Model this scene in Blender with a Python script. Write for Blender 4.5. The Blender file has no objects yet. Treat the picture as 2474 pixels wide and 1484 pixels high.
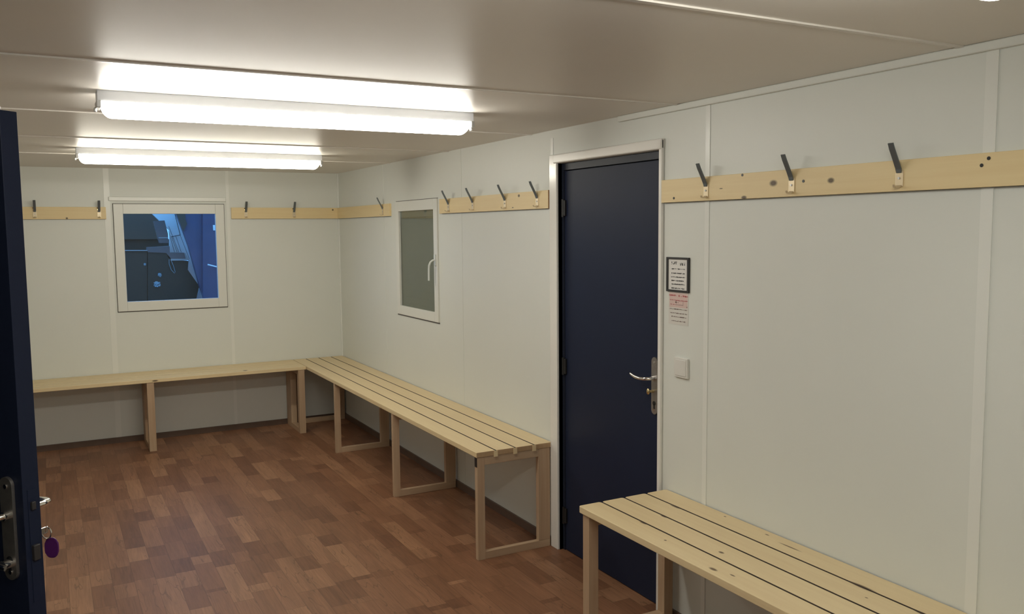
import bpy, bmesh, math, random
from mathutils import Vector, Matrix
C = bpy.context.scene.collection
scene = bpy.context.scene
random.seed(7)

# ------------------------------------------------------------------ camera
PXF = 2085.90
YAW, PITCH, ROLL = 0.493802583, -0.0905644226, -0.00894088560
CAM = Vector((-2.32157803, -7.56056363, 1.69830107))
fwd = Vector((math.sin(YAW)*math.cos(PITCH), math.cos(YAW)*math.cos(PITCH), math.sin(PITCH)))
rgt0 = fwd.cross(Vector((0, 0, 1))).normalized(); up0 = rgt0.cross(fwd)
rgt = math.cos(ROLL)*rgt0 + math.sin(ROLL)*up0
upv = -math.sin(ROLL)*rgt0 + math.cos(ROLL)*up0
cd = bpy.data.cameras.new('camera'); cam = bpy.data.objects.new('camera', cd); C.objects.link(cam)
m = Matrix((rgt, upv, -fwd)).transposed().to_4x4(); m.translation = CAM
cam.matrix_world = m
cd.sensor_width = 36; cd.lens = PXF/2474*36; cd.clip_start = 0.02
scene.camera = cam

# ------------------------------------------------------------------ view, world
vs = scene.view_settings
vs.view_transform = 'Standard'; vs.look = 'None'; vs.gamma = 1; vs.use_curve_mapping = False
vs.exposure = 0.0
LAMP = 30.0
LAMP_COLOR = (1.0, 0.955, 0.86)
w = bpy.data.worlds.new('dusk'); scene.world = w; w.use_nodes = True
bg = w.node_tree.nodes['Background']
bg.inputs[0].default_value = (0.15, 0.45, 1.0, 1); bg.inputs[1].default_value = 2.1

# ------------------------------------------------------------------ dimensions
H = 2.2            # ceiling
XL = -2.93         # inner face of the left wall
YF = -8.35         # inner face of the wall behind the camera
T = 0.06           # wall thickness

# ------------------------------------------------------------------ materials
def newmat(name):
    mt = bpy.data.materials.new(name); mt.use_nodes = True
    nt = mt.node_tree
    return mt, nt, nt.nodes['Principled BSDF']

def plain(name, col, rough=0.5, metal=0.0, spec=0.5, noise=0.0, nscale=8.0, bump=0.0, bscale=200.0):
    mt, nt, b = newmat(name)
    b.inputs['Base Color'].default_value = (*col, 1)
    b.inputs['Roughness'].default_value = rough
    b.inputs['Metallic'].default_value = metal
    b.inputs['Specular IOR Level'].default_value = spec
    tc = nt.nodes.new('ShaderNodeTexCoord')
    n = nt.nodes.new('ShaderNodeTexNoise'); n.inputs['Scale'].default_value = nscale
    n.inputs['Detail'].default_value = 4
    nt.links.new(tc.outputs['Object'], n.inputs['Vector'])
    hsv = nt.nodes.new('ShaderNodeHueSaturation'); hsv.inputs['Color'].default_value = (*col, 1)
    mr = nt.nodes.new('ShaderNodeMapRange')
    mr.inputs['From Min'].default_value = 0.3; mr.inputs['From Max'].default_value = 0.7
    mr.inputs['To Min'].default_value = 1-noise; mr.inputs['To Max'].default_value = 1+noise
    nt.links.new(n.outputs['Fac'], mr.inputs['Value']); nt.links.new(mr.outputs[0], hsv.inputs['Value'])
    nt.links.new(hsv.outputs[0], b.inputs['Base Color'])
    if bump:
        n2 = nt.nodes.new('ShaderNodeTexNoise'); n2.inputs['Scale'].default_value = bscale
        nt.links.new(tc.outputs['Object'], n2.inputs['Vector'])
        bp = nt.nodes.new('ShaderNodeBump'); bp.inputs['Strength'].default_value = bump; bp.inputs['Distance'].default_value = 0.001
        nt.links.new(n2.outputs['Fac'], bp.inputs['Height']); nt.links.new(bp.outputs[0], b.inputs['Normal'])
    return mt

def wood(name, light, dark, axis, knots=(), rough=0.5, knot_col=(0.05, 0.025, 0.012)):
    """grain along axis; knots: list of (point, radius_x, radius_y, radius_z) in world metres"""
    mt, nt, b = newmat(name); N = nt.nodes; L = nt.links
    b.inputs['Roughness'].default_value = rough
    geo = N.new('ShaderNodeNewGeometry')
    mp = N.new('ShaderNodeMapping'); sc = [60, 60, 60]; sc[axis] = 2.2
    mp.inputs['Scale'].default_value = sc
    L.new(geo.outputs['Position'], mp.inputs['Vector'])
    n = N.new('ShaderNodeTexNoise'); n.inputs['Scale'].default_value = 1; n.inputs['Detail'].default_value = 5; n.inputs['Distortion'].default_value = 0.6
    L.new(mp.outputs[0], n.inputs['Vector'])
    mp2 = N.new('ShaderNodeMapping'); sc2 = [9, 9, 9]; sc2[axis] = 0.9
    mp2.inputs['Scale'].default_value = sc2
    L.new(geo.outputs['Position'], mp2.inputs['Vector'])
    n2 = N.new('ShaderNodeTexNoise'); n2.inputs['Scale'].default_value = 1; n2.inputs['Detail'].default_value = 3
    L.new(mp2.outputs[0], n2.inputs['Vector'])
    ad = N.new('ShaderNodeMath'); ad.operation = 'ADD'; L.new(n.outputs['Fac'], ad.inputs[0]); L.new(n2.outputs['Fac'], ad.inputs[1])
    mr = N.new('ShaderNodeMapRange'); mr.inputs['From Min'].default_value = 0.7; mr.inputs['From Max'].default_value = 1.3
    L.new(ad.outputs[0], mr.inputs['Value'])
    mix = N.new('ShaderNodeMix'); mix.data_type = 'RGBA'
    mix.inputs[6].default_value = (*dark, 1); mix.inputs[7].default_value = (*light, 1)
    L.new(mr.outputs[0], mix.inputs[0])
    out = mix.outputs[2]
    for (p, rx, ry, rz) in knots:
        sub = N.new('ShaderNodeVectorMath'); sub.operation = 'SUBTRACT'; sub.inputs[1].default_value = p
        L.new(geo.outputs['Position'], sub.inputs[0])
        dv = N.new('ShaderNodeVectorMath'); dv.operation = 'DIVIDE'; dv.inputs[1].default_value = (rx, ry, rz)
        L.new(sub.outputs[0], dv.inputs[0])
        ln = N.new('ShaderNodeVectorMath'); ln.operation = 'LENGTH'; L.new(dv.outputs[0], ln.inputs[0])
        k = N.new('ShaderNodeMapRange'); k.inputs['From Min'].default_value = 0.6; k.inputs['From Max'].default_value = 1.25
        k.inputs['To Min'].default_value = 0.9; k.inputs['To Max'].default_value = 0
        L.new(ln.outputs['Value'], k.inputs['Value'])
        mk = N.new('ShaderNodeMix'); mk.data_type = 'RGBA'; mk.inputs[7].default_value = (*knot_col, 1)
        L.new(k.outputs[0], mk.inputs[0]); L.new(out, mk.inputs[6]); out = mk.outputs[2]
    L.new(out, b.inputs['Base Color'])
    bp = N.new('ShaderNodeBump'); bp.inputs['Strength'].default_value = 0.25; bp.inputs['Distance'].default_value = 0.001
    L.new(n.outputs['Fac'], bp.inputs['Height']); L.new(bp.outputs[0], b.inputs['Normal'])
    return mt

def floor_mat():
    """vinyl printed as strip parquet, strips along Y, 0.095 m wide"""
    mt, nt, b = newmat('parquet_vinyl'); N = nt.nodes; L = nt.links
    geo = N.new('ShaderNodeNewGeometry')
    sx = N.new('ShaderNodeSeparateXYZ'); L.new(geo.outputs['Position'], sx.inputs[0])
    def M(op, a, bb=None, c=None):
        nd = N.new('ShaderNodeMath'); nd.operation = op
        for i, v in enumerate((a, bb, c)):
            if v is None: continue
            if isinstance(v, (int, float)): nd.inputs[i].default_value = v
            else: L.new(v, nd.inputs[i])
        return nd.outputs[0]
    xs = M('DIVIDE', M('ADD', sx.outputs[0], 0.038), 0.0945)
    ix = M('FLOOR', xs); fx = M('FRACT', xs)
    # each strip shifts its joints; the print repeats every 6 strips and 0.955 m
    w1 = N.new('ShaderNodeTexWhiteNoise'); w1.noise_dimensions = '1D'
    L.new(M('MODULO', M('ADD', ix, 600), 11), w1.inputs['W'])
    ys = M('ADD', M('DIVIDE', sx.outputs[1], 0.955), M('MULTIPLY', w1.outputs['Value'], 7.3))
    # two or three blocks in a repeat: uneven split
    yr = M('MULTIPLY', ys, 2.0)
    iy0 = M('FLOOR', yr); fy0 = M('FRACT', yr)
    cb0 = N.new('ShaderNodeCombineXYZ'); L.new(ix, cb0.inputs[0]); L.new(iy0, cb0.inputs[1])
    w0 = N.new('ShaderNodeTexWhiteNoise'); w0.noise_dimensions = '2D'; L.new(cb0.outputs[0], w0.inputs['Vector'])
    cut = M('ADD', M('MULTIPLY', w0.outputs['Value'], 0.9), 0.35)
    part = M('GREATER_THAN', fy0, cut)
    iy = M('ADD', iy0, M('MULTIPLY', part, 0.5))
    cb = N.new('ShaderNodeCombineXYZ'); L.new(ix, cb.inputs[0]); L.new(iy, cb.inputs[1])
    w2 = N.new('ShaderNodeTexWhiteNoise'); w2.noise_dimensions = '2D'; L.new(cb.outputs[0], w2.inputs['Vector'])
    ramp = N.new('ShaderNodeValToRGB'); cr = ramp.color_ramp
    cr.elements[0].position = 0.0; cr.elements[0].color = (0.165, 0.075, 0.040, 1)
    cr.elements[1].position = 1.0; cr.elements[1].color = (0.315, 0.165, 0.090, 1)
    e = cr.elements.new(0.35); e.color = (0.210, 0.099, 0.052, 1)
    e = cr.elements.new(0.75); e.color = (0.250, 0.122, 0.066, 1)
    L.new(w2.outputs['Value'], ramp.inputs[0])
    # grain
    off = N.new('ShaderNodeVectorMath'); off.operation = 'MULTIPLY_ADD'
    off.inputs[1].default_value = (3.1, 5.3, 0)
    L.new(w2.outputs['Color'], off.inputs[0]); L.new(geo.outputs['Position'], off.inputs[2])
    mp = N.new('ShaderNodeMapping'); mp.inputs['Scale'].default_value = (95, 5.5, 1); L.new(off.outputs[0], mp.inputs[0])
    n = N.new('ShaderNodeTexNoise'); n.inputs['Scale'].default_value = 1; n.inputs['Detail'].default_value = 6; n.inputs['Distortion'].default_value = 0.9
    L.new(mp.outputs[0], n.inputs['Vector'])
    mp3 = N.new('ShaderNodeMapping'); mp3.inputs['Scale'].default_value = (14, 1.6, 1); L.new(off.outputs[0], mp3.inputs[0])
    n3 = N.new('ShaderNodeTexNoise'); n3.inputs['Scale'].default_value = 1; n3.inputs['Detail'].default_value = 3; n3.inputs['Distortion'].default_value = 1.5
    L.new(mp3.outputs[0], n3.inputs['Vector'])
    val = M('ADD', M('MULTIPLY', n.outputs['Fac'], 0.65), M('MULTIPLY', n3.outputs['Fac'], 0.55))
    g = N.new('ShaderNodeMapRange'); g.inputs['From Min'].default_value = 0.35; g.inputs['From Max'].default_value = 0.85
    g.inputs['To Min'].default_value = 0.72; g.inputs['To Max'].default_value = 1.24; L.new(val, g.inputs['Value'])
    hs = N.new('ShaderNodeHueSaturation'); L.new(ramp.outputs[0], hs.inputs['Color']); L.new(g.outputs[0], hs.inputs['Value'])
    # joints
    ex = M('MULTIPLY', M('MINIMUM', fx, M('SUBTRACT', 1.0, fx)), 0.0945)
    dcut = M('ABSOLUTE', M('SUBTRACT', fy0, cut))
    ey = M('MULTIPLY', M('MINIMUM', M('MINIMUM', fy0, M('SUBTRACT', 1.0, fy0)), dcut), 0.4775)
    ed = M('MINIMUM', ex, ey)
    j = N.new('ShaderNodeMapRange'); j.inputs['From Min'].default_value = 0.0004; j.inputs['From Max'].default_value = 0.0018
    j.inputs['To Min'].default_value = 0.62; j.inputs['To Max'].default_value = 1.0; L.new(ed, j.inputs['Value'])
    # crack-like dark figure drawn on a few blocks
    wv = N.new('ShaderNodeTexNoise'); wv.inputs['Scale'].default_value = 1; wv.inputs['Detail'].default_value = 2
    mp4 = N.new('ShaderNodeMapping'); mp4.inputs['Scale'].default_value = (16, 2.4, 1); L.new(off.outputs[0], mp4.inputs[0]); L.new(mp4.outputs[0], wv.inputs['Vector'])
    ck = M('ABSOLUTE', M('SUBTRACT', wv.outputs['Fac'], 0.44))
    ckm = N.new('ShaderNodeMapRange'); ckm.inputs['From Min'].default_value = 0.0; ckm.inputs['From Max'].default_value = 0.012
    ckm.inputs['To Min'].default_value = 0.62; ckm.inputs['To Max'].default_value = 1.0; L.new(ck, ckm.inputs['Value'])
    sel = M('GREATER_THAN', w2.outputs['Value'], 0.62)
    ckf = M('ADD', M('MULTIPLY', ckm.outputs[0], sel), M('SUBTRACT', 1.0, sel))
    hs2 = N.new('ShaderNodeHueSaturation'); L.new(hs.outputs[0], hs2.inputs['Color']); L.new(M('MULTIPLY', j.outputs[0], ckf), hs2.inputs['Value'])
    L.new(hs2.outputs[0], b.inputs['Base Color'])
    b.inputs['Roughness'].default_value = 0.42; b.inputs['Specular IOR Level'].default_value = 0.35
    bp = N.new('ShaderNodeBump'); bp.inputs['Strength'].default_value = 0.3; bp.inputs['Distance'].default_value = 0.001
    L.new(val, bp.inputs['Height']); L.new(bp.outputs[0], b.inputs['Normal'])
    return mt

def glass_mat():
    mt, nt, b = newmat('window_glass'); N = nt.nodes; L = nt.links
    N.remove(b)
    tr = N.new('ShaderNodeBsdfTransparent'); tr.inputs[0].default_value = (0.93, 0.95, 0.95, 1)
    gl = N.new('ShaderNodeBsdfGlossy'); gl.inputs['Roughness'].default_value = 0.02
    fr = N.new('ShaderNodeFresnel'); ge = N.new('ShaderNodeNewGeometry'); mm = N.new('ShaderNodeMath'); mm.operation = 'MULTIPLY_ADD'
    mm.inputs[1].default_value = 1/1.45-1.45; mm.inputs[2].default_value = 1.45
    L.new(ge.outputs['Backfacing'], mm.inputs[0]); L.new(mm.outputs[0], fr.inputs['IOR'])
    mx = N.new('ShaderNodeMixShader'); L.new(fr.outputs[0], mx.inputs[0]); L.new(tr.outputs[0], mx.inputs[1]); L.new(gl.outputs[0], mx.inputs[2])
    L.new(mx.outputs[0], N['Material Output'].inputs[0])
    return mt

def emit(name, col, s):
    mt, nt, b = newmat(name)
    b.inputs['Base Color'].default_value = (0.9, 0.9, 0.88, 1)
    b.inputs['Emission Color'].default_value = (*col, 1); b.inputs['Emission Strength'].default_value = s
    return mt

PINE_L, PINE_D = (0.76, 0.62, 0.375), (0.70, 0.55, 0.32)
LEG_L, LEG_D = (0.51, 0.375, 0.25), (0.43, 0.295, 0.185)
RAIL_L, RAIL_D = (0.80, 0.655, 0.375), (0.75, 0.59, 0.32)
M_ = {}
M_['wall'] = plain('wall_panel', (0.70, 0.722, 0.68), 0.45, spec=0.4, noise=0.012, nscale=1.5, bump=0.05, bscale=300)
M_['ceil'] = plain('ceiling_panel', (0.74, 0.705, 0.65), 0.40, spec=0.5, noise=0.015, nscale=2, bump=0.06, bscale=250)
M_['trim'] = plain('cover_strip', (0.76, 0.775, 0.735), 0.32)
M_['ctrim'] = plain('ceiling_joint', (0.70, 0.66, 0.60), 0.25)
M_['pvc'] = plain('window_pvc', (0.725, 0.735, 0.69), 0.35)
M_['gap'] = plain('dark_gap', (0.10, 0.09, 0.085), 0.7)
M_['floor'] = floor_mat()
M_['base'] = plain('baseboard_brown', (0.13, 0.085, 0.062), 0.45, noise=0.1)
M_['navy'] = plain('navy_door', (0.0135, 0.0195, 0.044), 0.45, spec=0.16, noise=0.03, nscale=3, bump=0.15, bscale=500)
M_['navy2'] = plain('navy_door_edge', (0.016, 0.020, 0.034), 0.45, spec=0.3)
M_['bolt'] = plain('dull_bolt', (0.055, 0.052, 0.055), 0.5, metal=0.5)
M_['casing'] = plain('door_casing_white', (0.80, 0.79, 0.75), 0.18)
M_['jamb'] = plain('jamb_grey', (0.40, 0.40, 0.39), 0.35)
M_['black'] = plain('black_plastic', (0.012, 0.012, 0.013), 0.4)
M_['nickel'] = plain('satin_metal', (0.34, 0.32, 0.30), 0.38, metal=0.85, noise=0.08, nscale=60)
M_['chrome'] = plain('bright_chrome', (0.85, 0.84, 0.82), 0.14, metal=1.0)
M_['brass'] = plain('brass', (0.75, 0.60, 0.32), 0.25, metal=1.0)
M_['hook'] = plain('hook_steel', (0.16, 0.185, 0.20), 0.42, metal=0.6)
M_['hookplate'] = plain('hook_plate_wood_reflection', (0.66, 0.55, 0.37), 0.4, metal=0.35)  # tan colour paints in the pine reflected by the metal
M_['pine_y'] = wood('pine_slat', PINE_L, PINE_D, 1)
M_['pine_x'] = wood('pine_slat_cross', PINE_L, PINE_D, 0)
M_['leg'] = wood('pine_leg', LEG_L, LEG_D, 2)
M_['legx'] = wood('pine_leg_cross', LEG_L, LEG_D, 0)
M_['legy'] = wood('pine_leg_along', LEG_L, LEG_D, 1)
M_['endgrain'] = wood('pine_end_grain', (0.40, 0.24, 0.12), (0.30, 0.17, 0.08), 1)
M_['slat_end'] = wood('slat_end_grain', (0.50, 0.35, 0.21), (0.42, 0.28, 0.15), 2)
M_['shade_face'] = plain('painted_shade_face', (0.075, 0.055, 0.04), 0.8, noise=0.3)  # near-black colour paints shade into slat gaps and rail undersides
M_['glass'] = glass_mat()
M_['diff'] = emit('diffuser_lit', LAMP_COLOR, LAMP)
M_['diff_warm'] = emit('diffuser_lit_warm', (1.0, 0.945, 0.80), LAMP)
M_['diff_cool'] = emit('diffuser_lit_cool', (0.99, 0.975, 0.90), LAMP)
M_['lampbody'] = plain('lamp_housing', (0.74, 0.77, 0.82), 0.35)
M_['clip'] = plain('lamp_clip', (0.45, 0.45, 0.44), 0.3, metal=0.5)
M_['plastic'] = plain('white_plastic', (0.70, 0.69, 0.65), 0.35)
M_['paper'] = plain('paper_white', (0.72, 0.71, 0.68), 0.6)
M_['paper2'] = plain('notice_sheet', (0.66, 0.645, 0.60), 0.5)
M_['pink'] = plain('faded_red_print', (0.66, 0.50, 0.46), 0.5)
M_['ink'] = plain('black_ink', (0.02, 0.02, 0.02), 0.5)
M_['inkbrown'] = plain('brown_ink', (0.16, 0.10, 0.09), 0.5)
M_['red'] = plain('red_ink', (0.42, 0.05, 0.06), 0.5)
M_['purple'] = plain('purple_plastic', (0.085, 0.010, 0.12), 0.4)
M_['shutter'] = plain('shutter_grey', (0.155, 0.165, 0.115), 0.6, noise=0.03, nscale=3)
M_['shutter2'] = plain('shutter_box_grey', (0.18, 0.20, 0.16), 0.6)
M_['handle_w'] = plain('handle_white', (0.70, 0.74, 0.72), 0.3)

# ------------------------------------------------------------------ helpers
def bm_new(): return bmesh.new()
def box(bm, x0, x1, y0, y1, z0, z1, bev=0.0, M=None, seg=2):
    x0, x1 = sorted((x0, x1)); y0, y1 = sorted((y0, y1)); z0, z1 = sorted((z0, z1))
    mt = Matrix.Translation(((x0+x1)/2, (y0+y1)/2, (z0+z1)/2)) @ Matrix.Diagonal((x1-x0, y1-y0, z1-z0, 1))
    if M is not None: mt = M @ mt
    t = bmesh.new(); bmesh.ops.create_cube(t, size=1.0, matrix=mt)
    if bev: bmesh.ops.bevel(t, geom=t.edges[:], offset=bev, segments=seg, affect='EDGES', profile=0.5)
    merge(bm, t)
def merge(bm, t):
    me = bpy.data.meshes.new('tmp'); t.to_mesh(me); t.free(); bm.from_mesh(me); bpy.data.meshes.remove(me)
def cyl(bm, p0, p1, r0, r1=None, n=20):
    p0, p1 = Vector(p0), Vector(p1); r1 = r0 if r1 is None else r1
    d = p1-p0; q = d.to_track_quat('Z', 'Y').to_matrix().to_4x4(); q.translation = (p0+p1)/2
    bmesh.ops.create_cone(bm, cap_ends=True, segments=n, radius1=r0, radius2=r1, depth=d.length, matrix=q)
def sweep(bm, pts, ra, rb, side, n=12, square=False):
    """tube of elliptical or rectangular section through pts; ra along side vector, rb across"""
    pts = [Vector(p) for p in pts]; rings = []
    for i, p in enumerate(pts):
        d = (pts[min(i+1, len(pts)-1)]-pts[max(i-1, 0)]).normalized()
        s = Vector(side); s = (s-d*s.dot(d)).normalized(); t = d.cross(s)
        a = ra[i] if isinstance(ra, (list, tuple)) else ra; b_ = rb[i] if isinstance(rb, (list, tuple)) else rb
        if square: ring = [p+s*a*u+t*b_*v for u, v in ((1, 1), (-1, 1), (-1, -1), (1, -1))]
        else: ring = [p+s*a*math.cos(k/n*2*math.pi)+t*b_*math.sin(k/n*2*math.pi) for k in range(n)]
        rings.append([bm.verts.new(v) for v in ring])
    k = len(rings[0])
    for a, b_ in zip(rings, rings[1:]):
        for i in range(k): bm.faces.new((a[i], a[(i+1) % k], b_[(i+1) % k], b_[i]))
    bm.faces.new(rings[0][::-1]); bm.faces.new(rings[-1])
def prism(bm, poly, d):
    """extrude a closed 3-D polygon by vector d"""
    a = [bm.verts.new(Vector(p)) for p in poly]; b_ = [bm.verts.new(Vector(p)+Vector(d)) for p in poly]
    bm.faces.new(a); bm.faces.new(b_[::-1]); n = len(a)
    for i in range(n): bm.faces.new((a[i], b_[i], b_[(i+1) % n], a[(i+1) % n]))
def obj(name, bm, mat, parent=None, smooth=False, label=None):
    bmesh.ops.recalc_face_normals(bm, faces=bm.faces[:])
    me = bpy.data.meshes.new(name); bm.to_mesh(me); bm.free()
    me.materials.append(mat)
    if smooth:
        for p in me.polygons: p.use_smooth = True
        if hasattr(me, 'set_sharp_from_angle'): me.set_sharp_from_angle(angle=math.radians(40))
    o = bpy.data.objects.new(name, me); C.objects.link(o)
    if parent is not None:
        o.parent = parent
        o.matrix_parent_inverse = parent_world(parent).inverted()
    if label: o['label'] = label
    return o
def parent_world(o):
    mw = o.matrix_basis.copy()
    if o.parent: mw = parent_world(o.parent) @ o.matrix_parent_inverse @ mw
    return mw
def empty(name, loc, label=None, cat=None, group=None, kind=None):
    o = bpy.data.objects.new(name, None); C.objects.link(o); o.location = loc; o.empty_display_size = 0.05
    return tag(o, label, cat, group, kind)
def tag(o, label=None, cat=None, group=None, kind=None):
    if label: o['label'] = label
    if cat: o['category'] = cat
    if group: o['group'] = group
    if kind: o['kind'] = kind
    return o
def struct(name, bm, mat, parent=None, label=None, cat=None):
    o = obj(name, bm, mat, parent); o['kind'] = 'structure'
    if label: o['label'] = label
    if cat: o['category'] = cat
    return o
def copy_tree(o, parent=None):
    c = o.copy(); C.objects.link(c)
    if parent is not None: c.parent = parent
    for ch in [k for k in bpy.data.objects if k.parent == o and k.name not in made]:
        made.add(copy_tree(ch, c).name)
    return c
made = set()

# ------------------------------------------------------------------ room shell
def wall_holes(bm, axis, face, out, a0, a1, holes, z1=H):
    """wall slab; axis 'x': plane x=face running along y; out: signed thickness; holes (a0,a1,z0,z1)"""
    cuts = sorted({a0, a1, *[h[0] for h in holes], *[h[1] for h in holes]})
    for s, e in zip(cuts, cuts[1:]):
        hs = [h for h in holes if h[0] <= s+1e-6 and h[1] >= e-1e-6]
        spans = []
        z = 0.0
        for h in sorted(hs, key=lambda q: q[2]):
            if h[2] > z: spans.append((z, h[2]))
            z = h[3]
        if z < z1: spans.append((z, z1))
        for q0, q1 in spans:
            if axis == 'x': box(bm, face, face+out, s, e, q0, q1)
            else: box(bm, s, e, face, face+out, q0, q1)

WB = (-1.80, -1.025, 1.10, 1.88)     # back window hole
WR = (-2.19, -1.455, 1.10, 1.87)     # right window hole (y)
D1 = (-4.597, -3.760, 0.0, 2.027)    # middle door hole (y)
D2 = (-5.47, -4.54, 0.0, 2.03)       # left door hole (y)
bm = bm_new(); box(bm, XL-T, T, YF-T, T, -0.1, 0); struct('floor', bm, M_['floor'], label='reddish brown strip parquet vinyl floor', cat='floor')
bm = bm_new(); box(bm, XL-T, T, YF-T, T, H, H+0.08); struct('ceiling', bm, M_['ceil'], label='low greyish white panelled ceiling', cat='ceiling')
bm = bm_new(); wall_holes(bm, 'y', 0, T, XL-T, T, [WB]); struct('wall_back', bm, M_['wall'], label='cream panel wall at the far end', cat='wall')
bm = bm_new(); wall_holes(bm, 'x', 0, T, YF, 0, [WR, D1]); struct('wall_right', bm, M_['wall'], label='long pale panel wall on the right', cat='wall')
bm = bm_new(); wall_holes(bm, 'x', XL, -T, YF, 0, [D2]); struct('wall_left', bm, M_['wall'], label='panel wall on the left, out of frame', cat='wall')
bm = bm_new(); box(bm, XL-T, T, YF-T, YF, 0, H); struct('wall_front', bm, M_['wall'], label='panel wall behind the camera', cat='wall')

# baseboards
bm = bm_new(); box(bm, XL, 0, -0.012, 0, 0, 0.046); struct('baseboard_back', bm, M_['base'], label='thin dark brown baseboard on the far wall', cat='baseboard')
bm = bm_new(); box(bm, -0.012, 0, -3.69, -0.012, 0, 0.046); box(bm, -0.012, 0, YF, -4.66, 0, 0.046)
struct('baseboard_right', bm, M_['base'], label='thin dark brown baseboard on the right wall', cat='baseboard')
bm = bm_new(); box(bm, XL, XL+0.012, -4.50, -0.012, 0, 0.046); box(bm, XL, XL+0.012, YF, -5.53, 0, 0.046)
struct('baseboard_left', bm, M_['base'], label='thin dark brown baseboard on the left wall', cat='baseboard')

# cover strips over the panel joints
n_trim = 0
def trim(x0, x1, y0, y1, z0, z1, mat='trim', label='narrow pale strip covering a panel joint', bev=0):
    global n_trim; n_trim += 1
    bm = bm_new(); box(bm, x0, x1, y0, y1, z0, z1, bev)
    return struct('trim_%d' % n_trim, bm, M_[mat], label=label, cat='trim')
trim(-1.897, -1.855, -0.0025, 0, 0.046, H, label='pale joint strip left of the far window')
trim(-0.968, -0.943, -0.0025, 0, 0.046, H, label='pale joint strip right of the far window')
trim(-2.86, -2.83, -0.0025, 0, 0.046, H, label='joint strip at the far left corner')
trim(-0.012, 0, -0.012, 0, 0.046, H, label='pale bead in the far right corner')
trim(-0.0015, 0, -1.17, -1.15, 0.046, H, mat='wall', label='faint joint strip left of the grey window')
trim(-0.0015, 0, -2.592, -2.572, 0.046, H, mat='wall', label='faint joint strip right of the grey window')
trim(-0.003, 0, -3.712, -3.688, 2.075, H-0.04, label='short bright joint strip above the left door casing')
trim(-0.0025, 0, -4.905, -4.880, 0.046, H, label='pale joint strip right of the light switch')
trim(-0.003, 0, -6.072, -6.036, 0.046, H, label='wide pale joint strip at the right of the photo')
trim(-0.003, 0, -7.24, -7.21, 0.046, H, label='joint strip behind the camera')
trim(-0.018, 0, YF, -4.3, H-0.026, H, mat='wall', label='pale cove strip under the ceiling at the right', bev=0.004)
# ceiling joints (across the room)
for yy, wd, lab in ((-1.33, 0.010, 'ceiling joint nearest the far wall'), (-2.40, 0.010, 'ceiling joint between the two far lamps'),
                (-3.49, 0.010, 'ceiling joint just beyond the middle lamp'), (-4.72, 0.008, 'dark ceiling joint before the middle lamp'),
                (-5.97, 0.016, 'bright ceiling joint at the top of the photo'), (-7.2, 0.012, 'ceiling joint behind the camera')):
    trim(XL, 0 if yy > -4.3 else -0.018, yy-wd/2, yy+wd/2, H-0.0045, H, mat='ctrim', label=lab)

# unseen walls and roof added to keep sky light off the open door
bm = bm_new(); box(bm, -4.30, -4.24, -8.35, -2.6, -0.30, 2.5); struct('wall_skyblock', bm, M_['navy2'], label='dark wall added to block sky light beyond the open door', cat='wall')
bm = bm_new(); box(bm, -4.24, XL-T-0.005, -8.35, -2.6, 2.45, 2.5); struct('ceiling_skyblock', bm, M_['navy2'], label='roof added to block sky light beyond the open door', cat='ceiling')
bm = bm_new(); box(bm, -4.24, XL-T-0.005, -2.66, -2.6, -0.30, 2.45); box(bm, -4.24, XL-T-0.005, -8.35, -8.29, -0.30, 2.45)
struct('wall_skyblock_end', bm, M_['navy2'], label='end walls added to block sky light beyond the open door', cat='wall')
# ------------------------------------------------------------------ far window
def window(name, frame_pt, place, w0, w1, z0, z1, gw0, gw1, gz0, gz1, label):
    """place(a, d, z) maps along-wall a, depth d (positive = outdoors) and z to a world point"""
    pass
win = empty('window_1', (-1.41, 0, 1.06), 'cream framed window in the far wall looking on a blue dusk yard', 'window', kind='structure')
def bb(bm, a0, a1, d0, d1, z0, z1, side, bev=0.0):
    if side == 'back': box(bm, a0, a1, d0, d1, z0, z1, bev)
    else: box(bm, d0, d1, a0, a1, z0, z1, bev)
def frame_ring(side, a0, a1, z0, z1, b0, b1, y0, y1, d0, d1, bev=0.003):
    bm = bm_new()
    bb(bm, a0, b0, d0, d1, z0, z1, side, bev); bb(bm, b1, a1, d0, d1, z0, z1, side, bev)
    bb(bm, b0, b1, d0, d1, z0, y0, side, bev); bb(bm, b0, b1, d0, d1, y1, z1, side, bev)
    return bm
# thin shadow gap round the casing, then casing, sash, pane
obj('casing', frame_ring('back', -1.835, -0.990, 1.063, 1.922, -1.765, -1.060, 1.139, 1.843, -0.012, 0.03), M_['pvc'], win)
bm = frame_ring('back', -1.839, -0.986, 1.056, 1.926, -1.83, -0.995, 1.07, 1.916, -0.003, 0.0, 0); obj('seal', bm, M_['gap'], win, label='thin dark seal line')
bm = bm_new(); box(bm, -1.77, -1.055, 0.012, 0.016, 1.134, 1.848); obj('pane', bm, M_['glass'], win)
bm = bm_new(); box(bm, -1.865, -0.971, -0.016, 0, 1.945, 1.978, 0.004); obj('shutter_box_lip', bm, M_['trim'], win)

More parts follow.
